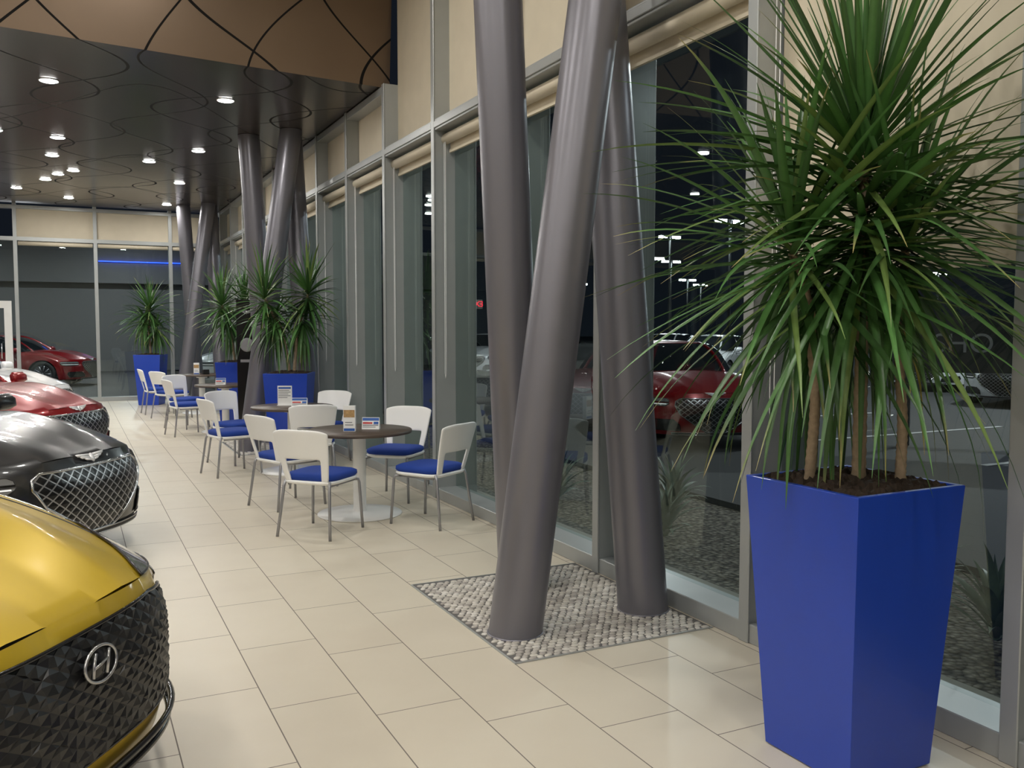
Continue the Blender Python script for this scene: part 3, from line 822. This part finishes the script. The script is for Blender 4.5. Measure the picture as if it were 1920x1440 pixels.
car('car', P_GREY, 'crest', (.16, 6.65), -38, 'dark grey sedan with chrome mesh crest grille')
car('car', P_RED, 'crest', (.12, 10.75), -37, 'deep red sedan with crest grille on tiles')
car('car', P_WHITE, 'crest', (-.22, 14.8), -37, 'white sedan parked on showroom tiles')
car('car', P_RED, 'crest', (7.5, 9.2), -112, 'red sedan parked outside the windows')
wc = car('car', P_WHITE, 'crest', (16.5, 11.5), 200, 'white car parked in the dark lot')
car('car', P_WHITE, 'crest', (3.0, 26.0), 180, 'white sedan parked beyond the end windows')
car('car', P_RED, 'crest', (.6, 27.5), -25, 'red sedan parked beyond the end windows')
car('car', P_WHITE, 'crest', (-1.6, 25.5), -25, 'silver white sedan parked beyond the end windows')
for x, y, a in ((17.5, 8.2, 200), (19.0, 15.5, 200), (14.8, 19.5, 215), (16.5, 24.0, 215), (11.5, 26.5, 230), (23, 19.5, 200)):
    clone(wc, (x, y, 0), radians(a), 'white car parked in the dark lot')

# ------------------------------------------------------------------ outside
tag(MB().add(box(XW+.53, 5.4, -6, 60, -.2, -.06), 0, False).obj('gravel_bed', [GRAV]), 'strip of pale landscaping gravel outside the glass', 'gravel', kind='stuff')
tag(MB().add(box(XW+.25, XW+.53, -6, YF+.2, -.2, -.005), 0, False).obj('concrete_curb', [WALLM]), 'narrow concrete curb under the outside mullions', 'curb')
tag(MB().add(box(5.4, 130, -40, 140, -.2, -.005), 0, False).obj('parking_lot', [ASPH]), 'dark asphalt parking lot at night', 'ground')
tag(MB().add(box(-40, XW+.29, YF+.21, 140, -.2, -.005), 0, False).obj('asphalt_drive', [ASPH]), 'dark asphalt drive beyond the end windows', 'ground')
for i in range(7):
    tag(MB().add(box(9.5, 13.5, -1+2.6*i, -.9+2.6*i, -.005, .001), 0, False).obj('parking_line', [PAINTW]), 'white painted parking stall line on asphalt', 'road marking', 'painted parking stall lines')
def lamp_post(x, y, h):
    e = empty('street_lamp', 'parking lot lamp post with bright flat head', 'street lamp', (x, y, 0), 0, 'parking lot lamp posts')
    MB().add(tube([(0, 0, -.005), (0, 0, .6), (0, 0, h)], [.12, .09, .06], 10)).obj('pole', [BLACKM], e)
    MB().add(box(-.9, .9, -.16, .16, h, h+.1), 0, False).obj('lamp_head', [BLACKM], e)
    MB().add(box(-.85, -.3, -.13, .13, h-.14, h-.001), 0, False).add(box(.3, .85, -.13, .13, h-.14, h-.001), 0, False).obj('diffuser', [STREET], e)
for x, y, h in [(51, 67, 6), (58, 74, 6), (46, 78, 6), (63, 50, 6), (70, 44, 6), (34, 80, 6), (24, 84, 6), (76, 30, 6), (44, 60, 7), (9, 60, 6), (60, 22, 6), (40, 44, 6), (52, 56, 6), (38, 52, 8), (30, 36, 7), (44, 46, 9), (36, 40, 5.5), (50, 46, 7), (33, 47, 6), (48, 24, 7), (56, 34, 6), (40, 26, 4.5), (58, 38, 5), (36, 20, 4.5)]:
    lamp_post(x, y, h)
for x, y, z, p in [(6.5, 6.5, 4.5, 45), (11, 9, 6, 150), (-1, 25, 5, 240), (2, 32, 5, 240), (-5, 32, 5, 240), (18, 11, 6, 560), (14, 20, 6, 480), (4.6, 3.5, 3.6, 8)]:
    e = empty('added_fill_light', 'added outdoor fill light over the lot', 'light', (x, y, z), 0, 'added outdoor fill lights')  # added lamps to brighten the parked cars and far glazing, no known fixtures
    MB().add(lathe([(.14, .0), (.14, .03), (.10, .05)], 16)).obj('housing', [BLACKM], e)
    L = bpy.data.lights.new('lamp', 'AREA'); L.shape = 'DISK'; L.size = .25; L.energy = p; L.color = (.9, .95, 1)
    lo = bpy.data.objects.new('lamp', L); COL.objects.link(lo); lo.parent = e; lo.location = (0, 0, -.02)
bd = tag(MB().add(box(-14, 14, 36, 37, 0, 3.2), 0, False).add(box(-14, 14, 35.6, 37, 3.2, 4.6), 0, False).obj('neighbour_building', [pm('grey_cladding', (.13, .13, .135), .6)]), 'low grey building with blue light strip', 'building')
MB().add(box(1.0, 5.8, 35.5, 35.58, 3.96, 3.99), 0, False).obj('blue_light_strip', [BLUEN], bd)
sb = MB().add(box(-.9, .9, -.05, .05, 1.0, 1.75), 0, False).add(box(-.7, -.62, -.04, .04, 0, 1.0), 0, False).add(box(.62, .7, -.04, .04, 0, 1.0), 0, False).obj('lettered_sign', [pm('dark_sign_panel', (.05, .052, .055), .5)], None, (10.6, 8.0, 0), radians(-52))
tag(sb, 'dark outdoor sign panel with white capital letters', 'sign')
text('SHO', .36, PAINTW, sb, (0, -.053, 1.38), (radians(90), 0, 0))
def agave(x, y, r):
    rng = random.Random(int(x*100))
    V, F, C = crown((0, 0, .19), 30, r, rng, 35, 84, None, .03)
    o = MB().add((V, F)).obj('agave_plant', [LEAF], None, (x, y, -.06))
    setcol(o, [(.15, .20, .16)]*len(C))
    tag(o, 'spiky grey-green agave in the gravel outside', 'plant', 'agaves in the outdoor gravel')
for ax, ay, ar in ((4.3, 3.0, .45), (4.5, 4.6, .4), (4.15, 5.7, .38), (4.2, 7.5, .4), (4.4, 1.4, .4), (4.7, 3.8, .42), (4.9, 6.6, .42)): agave(ax, ay, ar)

# ------------------------------------------------------------------ world, camera
w = bpy.data.worlds.new('night'); SC.world = w; w.use_nodes = True
bg = w.node_tree.nodes['Background']; bg.inputs[0].default_value = (.006, .008, .012, 1); bg.inputs[1].default_value = 1.0
cam = bpy.data.cameras.new('camera'); cam.sensor_width = 36; cam.lens = 31.5; cam.clip_end = 500; cam.clip_start = .05
co = bpy.data.objects.new('camera', cam); COL.objects.link(co)
co.location = (0, 0, 1.6); co.rotation_euler = (radians(86.39), 0, radians(-26.25))
SC.camera = co
